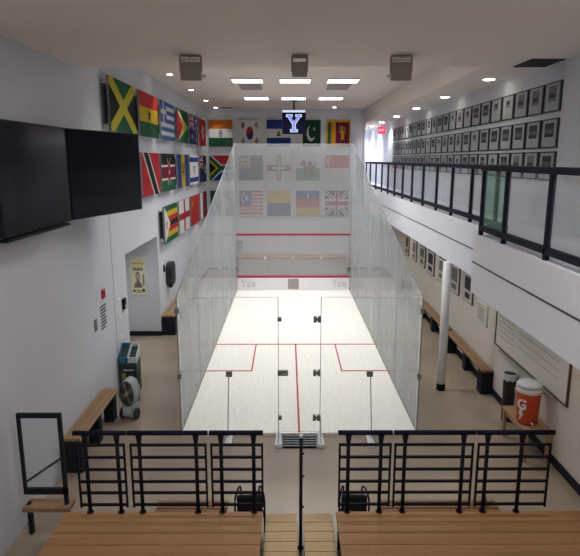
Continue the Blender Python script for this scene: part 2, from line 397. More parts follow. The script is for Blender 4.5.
def saltire(s0, t0, s1, t1, ws, wt):
    return [[(s0, t0), (s0 + ws, t0), (s1, t1 - wt), (s1, t1), (s1 - ws, t1), (s0, t0 + wt)],
            [(s0, t1), (s0, t1 - wt), (s1 - ws, t0), (s1, t0), (s1, t0 + wt), (s0 + ws, t1)]]
def jack(s0, t0, s1, t1, dark='r'):
    W_, H_ = s1 - s0, t1 - t0; cx, cy = (s0 + s1) / 2, (t0 + t1) / 2; L = []
    for q in saltire(s0, t0, s1, t1, W_ * .09, H_ * .13): L.append(('w', q))
    for q in saltire(s0, t0, s1, t1, W_ * .03, H_ * .045): L.append((dark, q))
    L += [('w', R(cx - W_ * .09, t0, cx + W_ * .09, t1)), ('w', R(s0, cy - H_ * .16, s1, cy + H_ * .16)),
          (dark, R(cx - W_ * .05, t0, cx + W_ * .05, t1)), (dark, R(s0, cy - H_ * .09, s1, cy + H_ * .09))]
    return L
def blob(cx, cy, sx, sy, seed, n=14):
    rr = random.Random(seed); return [(cx + sx * rr.uniform(.55, 1) * math.cos(2 * PI * k / n), cy + sy * rr.uniform(.55, 1) * math.sin(2 * PI * k / n)) for k in range(n)]
def lion(c, cx, cy, s):   # rampant beast: body, head, mane, legs, tail
    f = lambda pts: [(cx + x * s / AS, cy + y * s) for x, y in pts]
    return [(c, f([(-.30, -.75), (-.12, -.80), (-.05, -.35), (.18, -.72), (.38, -.72), (.30, -.25), (.28, .15), (.12, .38), (-.18, .42), (-.30, .12), (-.22, -.25)])),
            (c, f([(-.12, .35), (.12, .40), (.15, .70), (-.10, .85), (-.38, .72), (-.34, .50)])),
            (c, f([(-.22, .15), (-.60, .30), (-.65, .18), (-.25, -.02)])),
            (c, f([(.28, -.10), (.55, .0), (.60, .50), (.42, .78), (.36, .70), (.48, .45), (.42, .10), (.26, .02)])),
            (c, f([(-.62, .25), (-.56, .25), (-.56, .95), (-.62, .95)]))]
FL = {}
FL['black, green and gold flag with a diagonal gold cross'] = [('g', R(0, 0, 1, 1)), ('k', [(0, 0), (.5, .5), (0, 1)]), ('k', [(1, 0), (1, 1), (.5, .5)])] + [('yo', q) for q in saltire(0, 0, 1, 1, .13, .14)]
FL['red, gold and green striped flag with a black star'] = [('g', R(0, 0, 1, .333)), ('y', R(0, .333, 1, .667)), ('c', R(0, .667, 1, 1)), ('k', star(.5, .5, .17))]
FL['blue and white striped flag with a white cross canton'] = [('w', R(0, 0, 1, 1))] + [('lb', R(0, i * 2 / 9, 1, (i * 2 + 1) / 9)) for i in range(5)] + [('lb', R(0, 4 / 9, .37, 1)), ('w', R(.148, 4 / 9, .222, 1)), ('w', R(0, 6 / 9, .37, 7 / 9))]
FL['green flag with gold and red triangles'] = [('g', R(0, 0, 1, 1)), ('w', [(0, 0), (1, .5), (0, 1)]), ('y', [(0, .05), (.93, .5), (0, .95)]), ('k', [(0, 0), (.52, .5), (0, 1)]), ('r', [(0, .05), (.46, .5), (0, .95)])]
navy_base = lambda: [('n', R(0, 0, 1, 1))] + jack(0, .5, .5, 1)
FL['navy flag with crossed canton and white stars'] = navy_base() + [('w', star(.25, .25, .12, 7)), ('w', star(.75, .82, .07, 7)), ('w', star(.75, .16, .07, 7)), ('w', star(.62, .55, .07, 7)), ('w', star(.88, .60, .07, 7)), ('w', star(.80, .42, .04))]
FL['red flag with a white flower emblem'] = [('c', R(0, 0, 1, 1))] + [('w', [(.5 + (math.cos(a) * x - math.sin(a) * y) / AS, .5 + math.sin(a) * x + math.cos(a) * y) for x, y in ((.03, .02), (.16, -.06), (.28, .04), (.24, .14), (.12, .12))]) for a in [PI / 2 + k * 2 * PI / 5 for k in range(5)]]
FL['red flag with a black diagonal band edged white'] = [('c', R(0, 0, 1, 1)), ('w', [(.05, 1), (.40, 1), (.95, 0), (.60, 0)]), ('k', [(.11, 1), (.34, 1), (.89, 0), (.66, 0)])]
FL['black, red and green flag with a shield and spears'] = [('w', R(0, 0, 1, 1)), ('k', R(0, .70, 1, 1)), ('m', R(0, .35, 1, .65)), ('g', R(0, 0, 1, .30)), ('w', bar(.40, .15, .60, .88, .03)), ('w', bar(.60, .15, .40, .88, .03)), ('r', [(.5, .2), (.59, .35), (.59, .65), (.5, .8), (.41, .65), (.41, .35)]), ('k', [(.59, .35), (.59, .65), (.55, .5)]), ('k', [(.41, .35), (.41, .65), (.45, .5)]), ('w', disc(.5, .5, .06))]
FL['navy and gold striped flag with a black trident'] = [('b', R(0, 0, .333, 1)), ('y', R(.333, 0, .667, 1)), ('b', R(.667, 0, 1, 1)), ('k', R(.485, .22, .515, .72)), ('k', [(.5, .82), (.54, .68), (.46, .68)]), ('k', R(.40, .44, .60, .48)), ('k', [(.40, .44), (.43, .44), (.42, .70), (.38, .76)]), ('k', [(.60, .44), (.57, .44), (.58, .70), (.62, .76)])]
FL['white flag with blue bands and a six-pointed star'] = [('w', R(0, 0, 1, 1)), ('b', R(0, .08, 1, .24)), ('b', R(0, .76, 1, .92))] + [('b', bar(.5 + .17 / AS * math.sin(a), .5 + .17 * math.cos(a), .5 + .17 / AS * math.sin(a + 2 * PI / 3), .5 + .17 * math.cos(a + 2 * PI / 3), .028)) for a in [k * PI / 3 for k in range(6)]]
FL['navy flag with crossed canton and pale shield'] = navy_base() + [('w', [(.68, .62), (.86, .62), (.86, .40), (.77, .28), (.68, .40)]), ('r', R(.70, .56, .84, .60)), ('g', bar(.71, .45, .83, .45, .05))]
FL['green, gold, red and black striped flag with white triangle'] = [('g', R(0, 0, 1, 1)), ('y', R(0, 1 / 7, 1, 6 / 7)), ('c', R(0, 2 / 7, 1, 5 / 7)), ('k', R(0, 3 / 7, 1, 4 / 7)), ('w', [(0, 0), (.40, .5), (0, 1)]), ('c', star(.14, .5, .16)), ('y', blob(.14, .52, .05, .12, 3))]
FL['white flag with a red upright cross'] = [('w', R(0, 0, 1, 1)), ('r', R(.43, 0, .57, 1)), ('r', R(0, .40, 1, .60))]
FL['plain red flag with small gold stars in the corner'] = [('c', R(0, 0, 1, 1)), ('y', star(.17, .75, .15))] + [('y', star(x, y, .05, 5, .42, .5)) for x, y in ((.33, .90), (.40, .80), (.40, .66), (.33, .56))]
FL['dark red flag with a white serrated hoist'] = [('m', R(0, 0, 1, 1)), ('w', [(0, 0), (.30, 0)] + [(.30 if i % 2 == 0 else .40, i / 18) for i in range(1, 18)] + [(.30, 1), (0, 1)])]
FL['orange, white and green flag with a small wheel'] = [('g', R(0, 0, 1, .333)), ('w', R(0, .333, 1, .667)), ('o', R(0, .667, 1, 1)), ('b', disc(.5, .5, .14)), ('w', disc(.5, .5, .11))] + [('b', bar(.5 - .12 / AS * math.cos(a), .5 - .12 * math.sin(a), .5 + .12 / AS * math.cos(a), .5 + .12 * math.sin(a), .012)) for a in [k * PI / 6 for k in range(6)]] + [('b', disc(.5, .5, .035))]
kf = [('w', R(0, 0, 1, 1))]
ang = -.55
kf += [('b', disc(.5, .5, .25, 28)), ('c', disc(.5, .5, .25, 24, ang, ang + PI)), ('c', disc(.5 - .125 / AS * math.cos(ang), .5 - .125 * math.sin(ang), .125)), ('b', disc(.5 + .125 / AS * math.cos(ang), .5 + .125 * math.sin(ang), .125))]
for (sx, sy, brk) in ((-1, 1, ()), (1, 1, (0, 1, 2)), (-1, -1, (1,)), (1, -1, (0, 2))):
    cx_, cy_ = .5 + sx * .285, .5 + sy * .30; dx, dy = sx * .83, sy * .56
    for k in (-1, 0, 1):
        ox, oy = cx_ * AS + dx * k * .075, cy_ + dy * k * .075; px, py = -dy * .11, dx * .11
        segs = [(-1, -.12), (.12, 1)] if (k + 1) in brk else [(-1, 1)]
        for a_, b_ in segs: kf.append(('k', bar((ox + px * a_) / AS, oy + py * a_, (ox + px * b_) / AS, oy + py * b_, .045)))
FL['white flag with a red and blue disc and black bars'] = kf
FL['blue, white and blue striped flag with a small emblem'] = [('b', R(0, 0, 1, .333)), ('w', R(0, .333, 1, .667)), ('b', R(0, .667, 1, 1)), ('k', [(.40, .40), (.60, .40), (.5, .62)]), ('gy', [(.45, .43), (.55, .43), (.5, .55)])]
FL['dark green flag with white crescent and star'] = [('w', R(0, 0, .25, 1)), ('dg', R(.25, 0, 1, 1)), ('w', crescent(.60, .5, .30, .26, .10, .75)), ('w', star(.73, .66, .09, 5, .42, .6))]
FL['maroon and gold flag with a gold lion'] = [('y', R(0, 0, 1, 1)), ('g', R(.06, .08, .19, .92)), ('or2', R(.19, .08, .32, .92)), ('m', R(.38, .08, .95, .92))] + lion('y', .67, .5, .34)
FL['flag of red, blue and green with a black triangle'] = [('c', R(0, .5, 1, 1)), ('b', R(0, 0, 1, .5)),
    ('w', [(0, 0), (.10, 0), (.50, .35), (1, .35), (1, .65), (.50, .65), (.10, 1), (0, 1)]), ('g', [(0, .08), (.06, 0), (.02, 0), (.47, .41), (1, .41), (1, .59), (.47, .59), (.02, 1), (0, 1)]),
    ('g', [(0, 0), (.03, 0), (.50, .42), (.50, .58), (.03, 1), (0, 1)]), ('y', [(0, .16), (.36, .5), (0, .84)]), ('k', [(0, .25), (.28, .5), (0, .75)])]
FL['green flag with a small white disc'] = [('g', R(0, 0, 1, 1)), ('w', disc(.6, .5, .2)), ('c', disc(.6, .5, .12))]
FL['blue ensign with a crossed canton'] = navy_base() + [('c', star(.75, .75, .06)), ('c', star(.75, .22, .06)), ('c', star(.66, .48, .06)), ('c', star(.84, .52, .06))]
FL['white flag with a dark red cross holding a gold cross'] = [('w', R(0, 0, 1, 1)), ('m', R(.42, 0, .58, 1)), ('m', R(0, .38, 1, .62)), ('w', R(.47, .06, .53, .94)), ('w', R(.22, .45, .78, .55))]
FL['white and green flag with a red dragon'] = [('w', R(0, .5, 1, 1)), ('gr2', R(0, 0, 1, .5))] + [('m', q) for q in (
    [(.28, .40), (.38, .34), (.50, .40), (.62, .36), (.72, .48), (.66, .62), (.56, .56), (.46, .60), (.36, .54)],
    [(.32, .50), (.26, .74), (.22, .84), (.30, .82), (.34, .86), (.40, .74), (.42, .56)], [(.48, .56), (.54, .84), (.62, .74), (.68, .82), (.66, .60)],
    [(.60, .40), (.64, .18), (.72, .22), (.70, .45)], [(.36, .36), (.34, .16), (.42, .16), (.46, .38)], [(.70, .46), (.80, .50), (.84, .70), (.78, .80), (.76, .62), (.68, .54)], [(.26, .74), (.16, .70), (.18, .62), (.30, .58)])]
FL['red over white flag with crescent and stars'] = [('w', R(0, 0, 1, .5)), ('c', R(0, .5, 1, 1)), ('w', crescent(.17, .75, .19, .17, .08, 0))] + [('w', star(.27 + .08 / AS * math.sin(a), .75 + .08 * math.cos(a), .035)) for a in [k * 2 * PI / 5 for k in range(5)]]
FL['striped red and white flag with blue canton'] = [('w', R(0, 0, 1, 1))] + [('c', R(0, (2 * i + 1) / 14, 1, (2 * i + 2) / 14)) for i in range(7)] + [('b', R(0, 6 / 14, .5, 1)), ('w', crescent(.20, .71, .22, .19, .08, 0)), ('w', star(.31, .71, .15, 14, .55))]
FL['gold over blue flag'] = [('b', R(0, 0, 1, .5)), ('y', R(0, .5, 1, 1))]
FL['blue, red and gold striped flag with a white emblem'] = [('y', R(0, 0, 1, .333)), ('c', R(0, .333, 1, .667)), ('b', R(0, .667, 1, 1)), ('w', [(.46, .70), (.54, .70), (.52, .90), (.5, .96), (.48, .90)])]
FL['blue flag with layered red and white crosses'] = [('n', R(0, 0, 1, 1))] + jack(0, 0, 1, 1)
def flag(key, place, loc, rz, wd, ht, group, skew=0):
    t = thing('canvas_flag', f'{key}, {place}', 'flag', loc, rz, group)
    b = MB(); keys = []
    b.box(0, -.045, 0, wd, -.005, ht); keys.append('f_gy')
    for li, (mk, pts) in enumerate(FL[key]):
        if 'f_' + mk not in keys: keys.append('f_' + mk)
        b.mi = keys.index('f_' + mk)
        a = sum(pts[i][0] * pts[(i + 1) % len(pts)][1] - pts[(i + 1) % len(pts)][0] * pts[i][1] for i in range(len(pts)))
        if a < 0: pts = pts[::-1]
        y = -.0465 - .0012 * li
        f = b.bm.faces.new([b.bm.verts.new((s * wd, y, q * ht)) for s, q in pts]); f.material_index = b.mi
    bm = b.bm
    me = bpy.data.meshes.new('cloth_panel'); bm.to_mesh(me); bm.free()
    for k in keys: me.materials.append(M[k])
    o = bpy.data.objects.new('cloth_panel', me); COL.objects.link(o); o.parent = t
    so = .09 if rz else .02
    for zz in (.06, ht - .12): MB().box(.06, -.005, zz, wd - .06, so, zz + .05).done('backing_batten', 'white_plastic', t)
    return t
LW = 'flags along the left wall'
rows = [(4.55, .87, [(9.6, 'black, green and gold flag with a diagonal gold cross'), (11.5, 'red, gold and green striped flag with a black star'), (13.38, 'blue and white striped flag with a white cross canton'), (15.3, 'green flag with gold and red triangles'), (17.2, 'navy flag with crossed canton and white stars'), (19.05, 'red flag with a white flower emblem')], 'top row of left wall'),
        (3.35, .88, [(11.46, 'red flag with a black diagonal band edged white'), (13.25, 'black, red and green flag with a shield and spears'), (15.18, 'navy and gold striped flag with a black trident'), (17.05, 'white flag with blue bands and a six-pointed star'), (18.92, 'navy flag with crossed canton and pale shield')], 'middle row of left wall'),
        (2.13, .88, [(13.3, 'green, gold, red and black striped flag with white triangle'), (15.13, 'white flag with a red upright cross'), (17.0, 'plain red flag with small gold stars in the corner'), (18.85, 'dark red flag with a white serrated hoist')], 'bottom row of left wall')]
for z, h, L, place in rows:
    for y, k in L: flag(k, place, (XL + .10, y, z), PI / 2, 1.58, h, LW)
FW = 'flags on the far wall'
rows = [(4.56, .94, 'top row of far wall', [(-3.05, 'orange, white and green flag with a small wheel'), (-1.99, 'white flag with a red and blue disc and black bars'), (-.94, 'blue, white and blue striped flag with a small emblem'), (.15, 'dark green flag with white crescent and star'), (1.23, 'maroon and gold flag with a gold lion')]),
        (3.34, .90, 'middle row of far wall', [(-3.05, 'flag of red, blue and green with a black triangle'), (-1.97, 'blue ensign with a crossed canton'), (-.94, 'white flag with a dark red cross holding a gold cross'), (.13, 'white and green flag with a red dragon'), (1.21, 'red over white flag with crescent and stars')]),
        (2.03, .94, 'bottom row of far wall', [(-3.05, 'green flag with a small white disc'), (-1.97, 'striped red and white flag with blue canton'), (-.94, 'gold over blue flag'), (.13, 'blue, red and gold striped flag with a white emblem'), (1.21, 'blue flag with layered red and white crosses')])]
for z, h, place, L in rows:
    for x, k in L: flag(k, place, (x, YF - .03, z), 0, .87, h, FW)

# ------------------------------------------------------------ ceiling fittings
def troffer(x, y, z, w_, d_, label, group):
    t = thing('ceiling_light', label, 'ceiling light', (x, y, z), 0, group)
    b = MB(); e = .02
    b.box(-w_/2 - e, -d_/2 - e, -.03, w_/2 + e, -d_/2, 0); b.box(-w_/2 - e, d_/2, -.03, w_/2 + e, d_/2 + e, 0); b.box(-w_/2 - e, -d_/2, -.03, -w_/2, d_/2, 0); b.box(w_/2, -d_/2, -.03, w_/2 + e, d_/2, 0)
    b.done('light_frame', 'white', t)
    MB().box(-w_/2, -d_/2, -.02, w_/2, d_/2, -.002).done('diffuser', 'lamp', t)
    return t
for i, (x, y) in enumerate(TROFFERS):
    side = ['left', 'middle', 'right'][i % 3]; r = 'nearer' if i < 3 else 'farther'
    troffer(x, y, 5.9, .70, .62, f'bright flat ceiling panel, {side} one of the {r} row', 'ceiling light panels over the court')
for (x, y), s in zip(ADDED_COURT_PANELS, ('left', 'middle', 'right')):
    troffer(x, y, 5.9, .70, .62, f'added hidden light panel above the service boxes, {s} of three', 'added light panels over the service boxes')
for (x, y), s in zip(ADDED_NEAR_PANELS, ('left one over the railing', 'right one over the railing', 'left one over the seats', 'right one over the seats')):
    troffer(x, y, 5.38, .70, 1.0, f'added unseen fill panel on the low ceiling, {s}', 'added fill panels on the low ceiling')
for x, s in ((-1.11, 'left'), (1.11, 'right')):
    t = thing('ceiling_vent', f'grey rectangular air vent behind the {s} ceiling panel', 'vent', (x, 15.1, 5.9))
    b = MB()
    b.box(-.28, -.55, -.015, .28, -.5, 0); b.box(-.28, .5, -.015, .28, .55, 0); b.box(-.28, -.5, -.015, -.25, .5, 0); b.box(.25, -.5, -.015, .28, .5, 0)
    b.done('vent_frame', 'vent', t)
    b = MB()
    for i in range(10): b.box(-.25, -.49 + i * .1, -.012, .25, -.42 + i * .1, -.004)
    b.done('louvre', 'vent', t)
for (x, y), s in (((-2.35, 21.0), 'left corner of the far wall'), ((-2.1, 10.86), 'left loudspeaker')):
    t = thing('ceiling_vent', f'narrow black slot diffuser in the ceiling near the {s}', 'vent', (x, y, 5.9))
    MB().box(-.22, -.16, -.01, .22, .16, 0).done('slot_plate', 'vent', t)
    MB().box(-.20, -.10, -.014, .20, .10, -.01).done('slot', 'dark', t)
t = thing('ceiling_vent', 'black ceiling opening in the near right corner', 'vent', (3.22, 8.2, 5.38))
MB().box(-.2, -.35, -.012, .24, .28, -.002).done('opening_plate', 'dark', t)
def downlight(x, y, z, label, group, r=.07):
    t = thing('downlight', label, 'downlight', (x, y, z), 0, group)
    MB().lathe([(r * 1.35, -.012), (r * 1.35, 0)], 20).done('trim_ring', 'white', t)
    MB().lathe([(r, -.02), (r, -.013)], 20).done('lens', 'spotlamp', t)
for i, (x, y) in enumerate(WALL_DOWNLIGHTS):
    s = f'{ORD[i]} small downlight along the flag wall from the near end' if i < 4 else 'small downlight above the gold lion flag'
    downlight(x, y, 5.9, s, 'small round ceiling downlights', .055)
for i, (x, y) in enumerate(CORRIDOR_DOWNLIGHTS):
    downlight(x, y, 5.4, f'{ORD[i]} glowing downlight over the upper corridor from the near end', 'downlights over the upper corridor', .09)  # the farthest is the added fill lamp
for i, (x, y) in enumerate(LOW_DOWNLIGHTS):
    downlight(x, y, 2.34, f'{ORD[i]} warm downlight under the balcony from the far end', 'downlights under the balcony', .06)
# loudspeakers on the ceiling
for (x, ang, s) in ((-1.40, .10, 'left'), (-.02, 0, 'middle'), (1.27, -.10, 'right')):
    t = thing('loudspeaker', f'grey boxy loudspeaker hanging from the ceiling, {s} of the three', 'loudspeaker', (x, 7.62, 5.38), ang, 'ceiling loudspeakers')
    wd = .13 if s != 'middle' else .095
    tilt = Matrix.Rotation(.16, 3, 'X'); zb = -.30 if s != 'middle' else -.255
    MB().box(-wd, -.08, zb, wd, .12, -.075, tilt).done('cabinet', 'mount', t, bevel=.012)
    MB().box(-wd * .9, .12, zb + .02, wd * .9, .13, -.09, tilt, (0, .02, (zb - .075) / 2)).done('grille', 'lgrey', t)
    if ang: MB().lathe([(.035, 0), (.04, .03), (.03, .045)], 16).done('pale_side_disc', 'lgrey', t, (math.copysign(wd + .012, ang), -.03, zb + .02))  # small pale disc on the cabinet side
    MB().box(-wd, -.06, -.02, wd, .10, 0).done('mounting_plate', 'mount', t)
    for sx in (-1, 1): MB().box(sx * wd - .012, -.02, -.20, sx * wd + .012, .04, -.02).done('yoke_arm', 'mount', t)
    if s != 'middle':
        for sx in (-1, 1): MB().box(sx * wd * .5 - wd * .42, -.05, -.06, sx * wd * .5 + wd * .42, .03, -.025).done('junction_cover', 'white_plastic', t)
# hanging Y display
t = thing('hanging_display', 'navy screen showing a white letter Y hanging before the far wall', 'display', (.02, 18.5, 5.9))
MB().box(-.37, 0, -1.02, .37, .07, -.28).done('screen_case', 'black', t)
MB().box(-.355, -.006, -1.005, .355, 0, -.37).done('screen', 'dispn', t)
MB().box(-.36, -.012, -.36, .36, 0, -.29).done('light_bar', 'dispw', t)
MB().tube([(0, .03, -.28), (0, .03, 0)], .025, 8).done('drop_rod', 'black', t)
MB().box(-.12, -.06, -.02, .12, .12, 0).done('ceiling_plate', 'black', t)
def ypoly(g):
    return [(-.235 - g, .26 + g), (-.235 - g, .20 - g), (-.20 - g * .3, .20 - g), (-.045 - g, -.03), (-.045 - g, -.19 + g), (-.11 - g, -.19 + g), (-.11 - g, -.26 - g), (.11 + g, -.26 - g), (.11 + g, -.19 + g), (.045 + g, -.19 + g), (.045 + g, -.03), (.20 + g * .3, .20 - g), (.235 + g, .20 - g), (.235 + g, .26 + g), (.055 - g, .26 + g), (.055 - g, .20 - g), (.10 - g * .3, .20 - g), (0, .04 + g), (-.10 + g * .3, .20 - g), (-.055 + g, .20 - g), (-.055 + g, .26 + g)]
MB().prism([(x, z - .69) for x, z in ypoly(.012)], 'Y', -.010, -.006).done('letter_outline', 'dispw', t)
MB().prism([(x * .97, z - .69) for x, z in ypoly(-.010)], 'Y', -.0125, -.0102).done('letter', 'dispb', t)

# ------------------------------------------------------------ big switched-off screens on the left wall
def bigscreen(p0, p1, z0, z1, label, m_='screen'):
    d = Vector((p1[0] - p0[0], p1[1] - p0[1])); L = d.length; a = math.atan2(d.y, d.x)
    t = thing('display_screen', label, 'screen', (p0[0], p0[1], z0), a, 'black wall screens')
    h = z1 - z0
    MB().box(0, 0, 0, L, .05, h).done('screen_case', 'screenb', t, bevel=.006)
    MB().box(.02, -.003, .02, L - .02, 0, h - .02).done('display_panel', m_, t)
    return t
s1 = bigscreen((-2.97, 7.42), (-2.50, 9.15), 3.315, 4.48, 'large black screen angled off the wall below the diagonal cross flag')
MB().tube([(1.0, .05, .6), (1.0, .50, .6)], .03, 8).done('wall_arm', 'black', s1)
s2 = bigscreen((-2.99, 5.62), (-2.97, 7.38), 3.315, 4.48, 'large black screen at the near end of the left wall')
MB().tube([(.9, .05, .6), (.9, .16, .6)], .03, 8).done('wall_arm', 'black', s2)
MB().box(.05, .0, -.05, 1.7, .09, -.02).done('soundbar', 'black', s2)

# ------------------------------------------------------------ small things on left wall (local: x along +Y, faces the hall)
def lw(name, label, cat, y, z, group=None): return thing(name, label, cat, (XL, y * 1.034, 4.086 - (4.086 - z) * 1.034), PI / 2, group)
t = lw('notice_decal', 'dark grey printed notice text and square mark on the white wall', 'notice', 8.28, 1.39)
MB().box(0, -.002, .14, .15, 0, .33).done('square_mark', 'inkg', t)
for i in range(8):
    wd = [.30, .27, .30, .24, .29, .26, .30, .22, .28, .30][i]
    MB().box(.33, -.002, .435 - i * .052, .33 + wd, 0, .462 - i * .052).done('text_line', 'ink', t)
t = lw('fire_alarm_call_point', 'small red and white alarm box above the wall notice', 'alarm box', 8.70, 1.95)
MB().box(0, -.04, 0, .13, 0, .14).done('housing', 'red', t, bevel=.006)
MB().box(.075, -.044, .03, .12, -.04, .13).done('pull_plate', 'white_plastic', t)
MB().box(.02, -.046, .05, .06, -.04, .11).done('pull_handle', 'black', t)
t = lw('intercom', 'small black wall intercom at the edge of the recess', 'intercom', 9.74, 1.49)
MB().box(0, -.05, 0, .14, 0, .20).done('housing', 'black', t, bevel=.012)
MB().box(.03, -.056, .03, .11, -.05, .08).done('keypad', 'grey', t)
for i, z in enumerate((1.38, 1.62, .95)):
    t = lw('switch_plate', ['white switch plate left of the black intercom', 'white switch plate level with the top of the intercom', 'white socket plate low on the wall by the recess'][i], 'switch', 9.52, z, 'white wall plates')
    MB().box(0, -.012, 0, .12, 0, .13).done('plate', 'white_plastic', t, bevel=.003)
    MB().box(.04, -.018, .035, .08, -.012, .095).done('rocker', 'white', t)
t = lw('card_reader', 'tiny black card reader beside the soap dispenser', 'card reader', 12.98 - 0.0 + .16, 1.50)
MB().box(-.0, -.03, 0, .07, 0, .17).done('housing', 'black', t, bevel=.006)
t = lw('dispenser', 'black rounded wall dispenser right of the poster recess', 'dispenser', 13.35, 1.10)
MB().prism([(.0, .12), (.05, .02), (.12, 0), (.38, 0), (.45, .04), (.5, .14), (.5, .46), (.42, .58), (.12, .58), (.03, .5)], 'Y', -.16, 0).done('dispenser_body', 'rubber', t, bevel=.03)
MB().box(.12, -.12, -.05, .36, -.04, 0).done('nozzle', 'black', t, bevel=.01)
# poster
t = thing('framed_poster', 'cream framed poster with a portrait and script title in the wall recess', 'poster', (-3.86, 13.1, .96))
MB().box(-.02, -.02, -.02, .38, 0, .94).done('frame', 'lgrey', t, bevel=.004)
MB().box(.015, -.023, .02, .345, -.02, .88).done('paper', 'cream', t)
b = MB()
for i in range(9): b.box(.05 + i * .03, -.026, .74, .068 + i * .03, -.023, .78)
b.done('heading', 'f_yo', t)
b = MB()
pts = [(.06 + .24 * k / 40, .62 + .035 * math.sin(k * 1.3) + .02 * math.sin(k * .7)) for k in range(41)]
b.tube([(x, -.025, z) for x, z in pts], .006, 5)
b.done('script_title', 'ink', t)
b = MB(); b.prism([(.17 + .055 * math.cos(a), .46 + .10 * math.sin(a)) for a in [k * PI / 8 for k in range(16)]], 'Y', -.0255, -.023)
b.prism([(.07, .18), (.27, .18), (.25, .28), (.20, .33), (.20, .40), (.14, .40), (.14, .33), (.09, .28)], 'Y', -.025, -.023)
b.done('portrait', 'inkg', t)
MB().prism([(.175 + .036 * math.cos(a), .45 + .065 * math.sin(a)) for a in [k * PI / 8 for k in range(16)]], 'Y', -.0265, -.0256).done('portrait_face', 'f_cr', t)
MB().box(.28, -.026, .22, .32, -.023, .50).done('portrait_shade', 'f_gy', t)
b = MB(); b.box(.05, -.026, .08, .10, -.023, .13); b.box(.26, -.026, .08, .32, -.023, .15); b.box(.12, -.026, .06, .24, -.023, .075); b.box(.12, -.026, .10, .24, -.023, .115)
b.done('small_print', 'ink', t)
# grey box beside the far bench
t = thing('electrical_box', 'small grey wall box above left end of the far bench', 'box', (-2.08, YF, .78))
MB().box(0, -.12, 0, .2, 0, .34).done('housing', 'grey', t, bevel=.01); MB().box(.03, -.125, .22, .17, -.12, .30).done('slot_plate', 'dsteel', t)

# ------------------------------------------------------------ benches with black block supports
def bench(label, x, y, L, wd, h, supports, m_='bench', group='wall benches', slats=4):
    t = thing('slatted_bench', label, 'bench', (x, y, FZ), 0, group)
    gap = .012; sw = (wd - gap * (slats - 1)) / slats
    for i in range(slats): MB().box(i * (sw + gap), 0, h - .04, i * (sw + gap) + sw, L, h).done('slat', m_, t, bevel=.004)
    for y0, y1, deep in supports: MB().box(-.005 if deep else .06, y0, 0, wd + .005 if deep else wd - .03, y1, h - .04).done('block_support', 'base', t, bevel=.006)
    MB().box(wd * .3, .1, h - .10, wd * .7, L - .1, h - .04).done('under_rail', 'base', t)
    return t
bench('long slatted timber bench by the left wall below the notice', XL + .02, 6.98, 1.74, .25, .49, [(-.01, .18, True), (.8, .95, False), (1.50, 1.68, False)], slats=6)
bench('slatted timber bench beyond the wall recess beside the court', XL + .02, 13.12, 3.6, .30, .49, [(-.01, .25, True), (1.2, 1.4, False), (2.4, 2.6, False), (3.4, 3.6, False)])
bench('brown timber bench by the right wall nearer the cooler', 3.29, 9.58, 2.42, .20, .45, [(-.01, .22, True), (1.15, 1.32, False), (2.2, 2.42, True)], 'bench2')
bench('brown timber bench by the right wall behind the pillar', 3.29, 12.15, 2.6, .20, .45, [(0, .2, True), (1.2, 1.4, False), (2.4, 2.6, False)], 'bench2')
bench('brown timber bench by the right wall farthest from the cooler', 3.29, 14.95, 2.6, .20, .45, [(0, .2, True), (1.2, 1.4, False), (2.4, 2.6, False)], 'bench2')
t = thing('storage_bench', 'long grey-beige bench box under the flags on the far wall', 'bench', (0, 21.0, FZ))
MB().box(-2.03, -.30, 0, 2.0, .36, .56).done('bench_box', 'vent', t)
MB().box(-2.06, -.34, .56, 2.03, .37, .62).done('seat_board', 'bench2', t, bevel=.006)

# ------------------------------------------------------------ recycling bin and floor fan
t = thing('recycling_bin', 'dark two-part recycling bin with blue and clear open tops', 'bin', (-3.07, 9.72, FZ), .04)
MB().prism([(-.13, 0), (.21, 0), (.21, .80), (-.13, .66)], 'X', -.11, .20).done('bin_body', 'dgreen', t, bevel=.012)
for x0, x1, mk, lb in ((-.115, .04, 'blue', 'blue open hood'), (.05, .205, 'lgrey', 'clear grey open hood')):
    b = MB(); e = .014
    b.prism([(-.15, .60), (-.13, .60), (-.13, .70), (-.15, .70)], 'X', x0, x1)
    b.prism([(.20, .60), (.22, .60), (.22, .86), (.20, .86)], 'X', x0, x1)
    for q0, q1 in ((x0, x0 + e), (x1 - e, x1)): b.prism([(-.15, .58), (.22, .64), (.22, .86), (-.15, .70)], 'X', q0, q1)
    b.done('open_hood', mk, t, label=lb)
MB().prism([(-.13, .45), (-.136, .45), (-.136, .47), (-.13, .47)], 'X', -.03, .14).done('printed_line', 'lgrey', t)
MB().prism([(-.13, .30), (-.136, .30), (-.136, .40), (-.13, .40)], 'X', -.07, .0).done('green_label', 'lime', t)
t = thing('drum_fan', 'round black and silver floor fan beside the recycling bin', 'fan', (-2.74, 8.66, FZ), 0)
rz = Matrix.Rotation(-.20, 3, 'Z')
def fanpart(b): 
    for v in b.bm.verts: v.co = rz @ v.co
    return b
def ydisc(b, r, y0, y1, cz, n=28, cx=0, sx=.58):
    b.prism([(cx + r * sx * math.cos(2 * PI * k / n), cz + r * math.sin(2 * PI * k / n)) for k in range(n)], 'Y', y0, y1)
b = MB(); n = 28; prof = [(.22, -.10), (.235, -.06), (.235, .08), (.19, .15)]
rings = [[b.bm.verts.new((r * .58 * math.cos(2 * PI * k / n), y, .45 + r * math.sin(2 * PI * k / n))) for k in range(n)] for r, y in prof]
for A, B in zip(rings, rings[1:]):
    for k in range(n): b.bm.faces.new((A[k], A[(k + 1) % n], B[(k + 1) % n], B[k]))
b.bm.faces.new(rings[-1])
fanpart(b).done('drum_housing', 'grey', t)
b = MB(); ydisc(b, .215, -.09, -.07, .45); fanpart(b).done('fan_face', 'black', t)
b = MB()
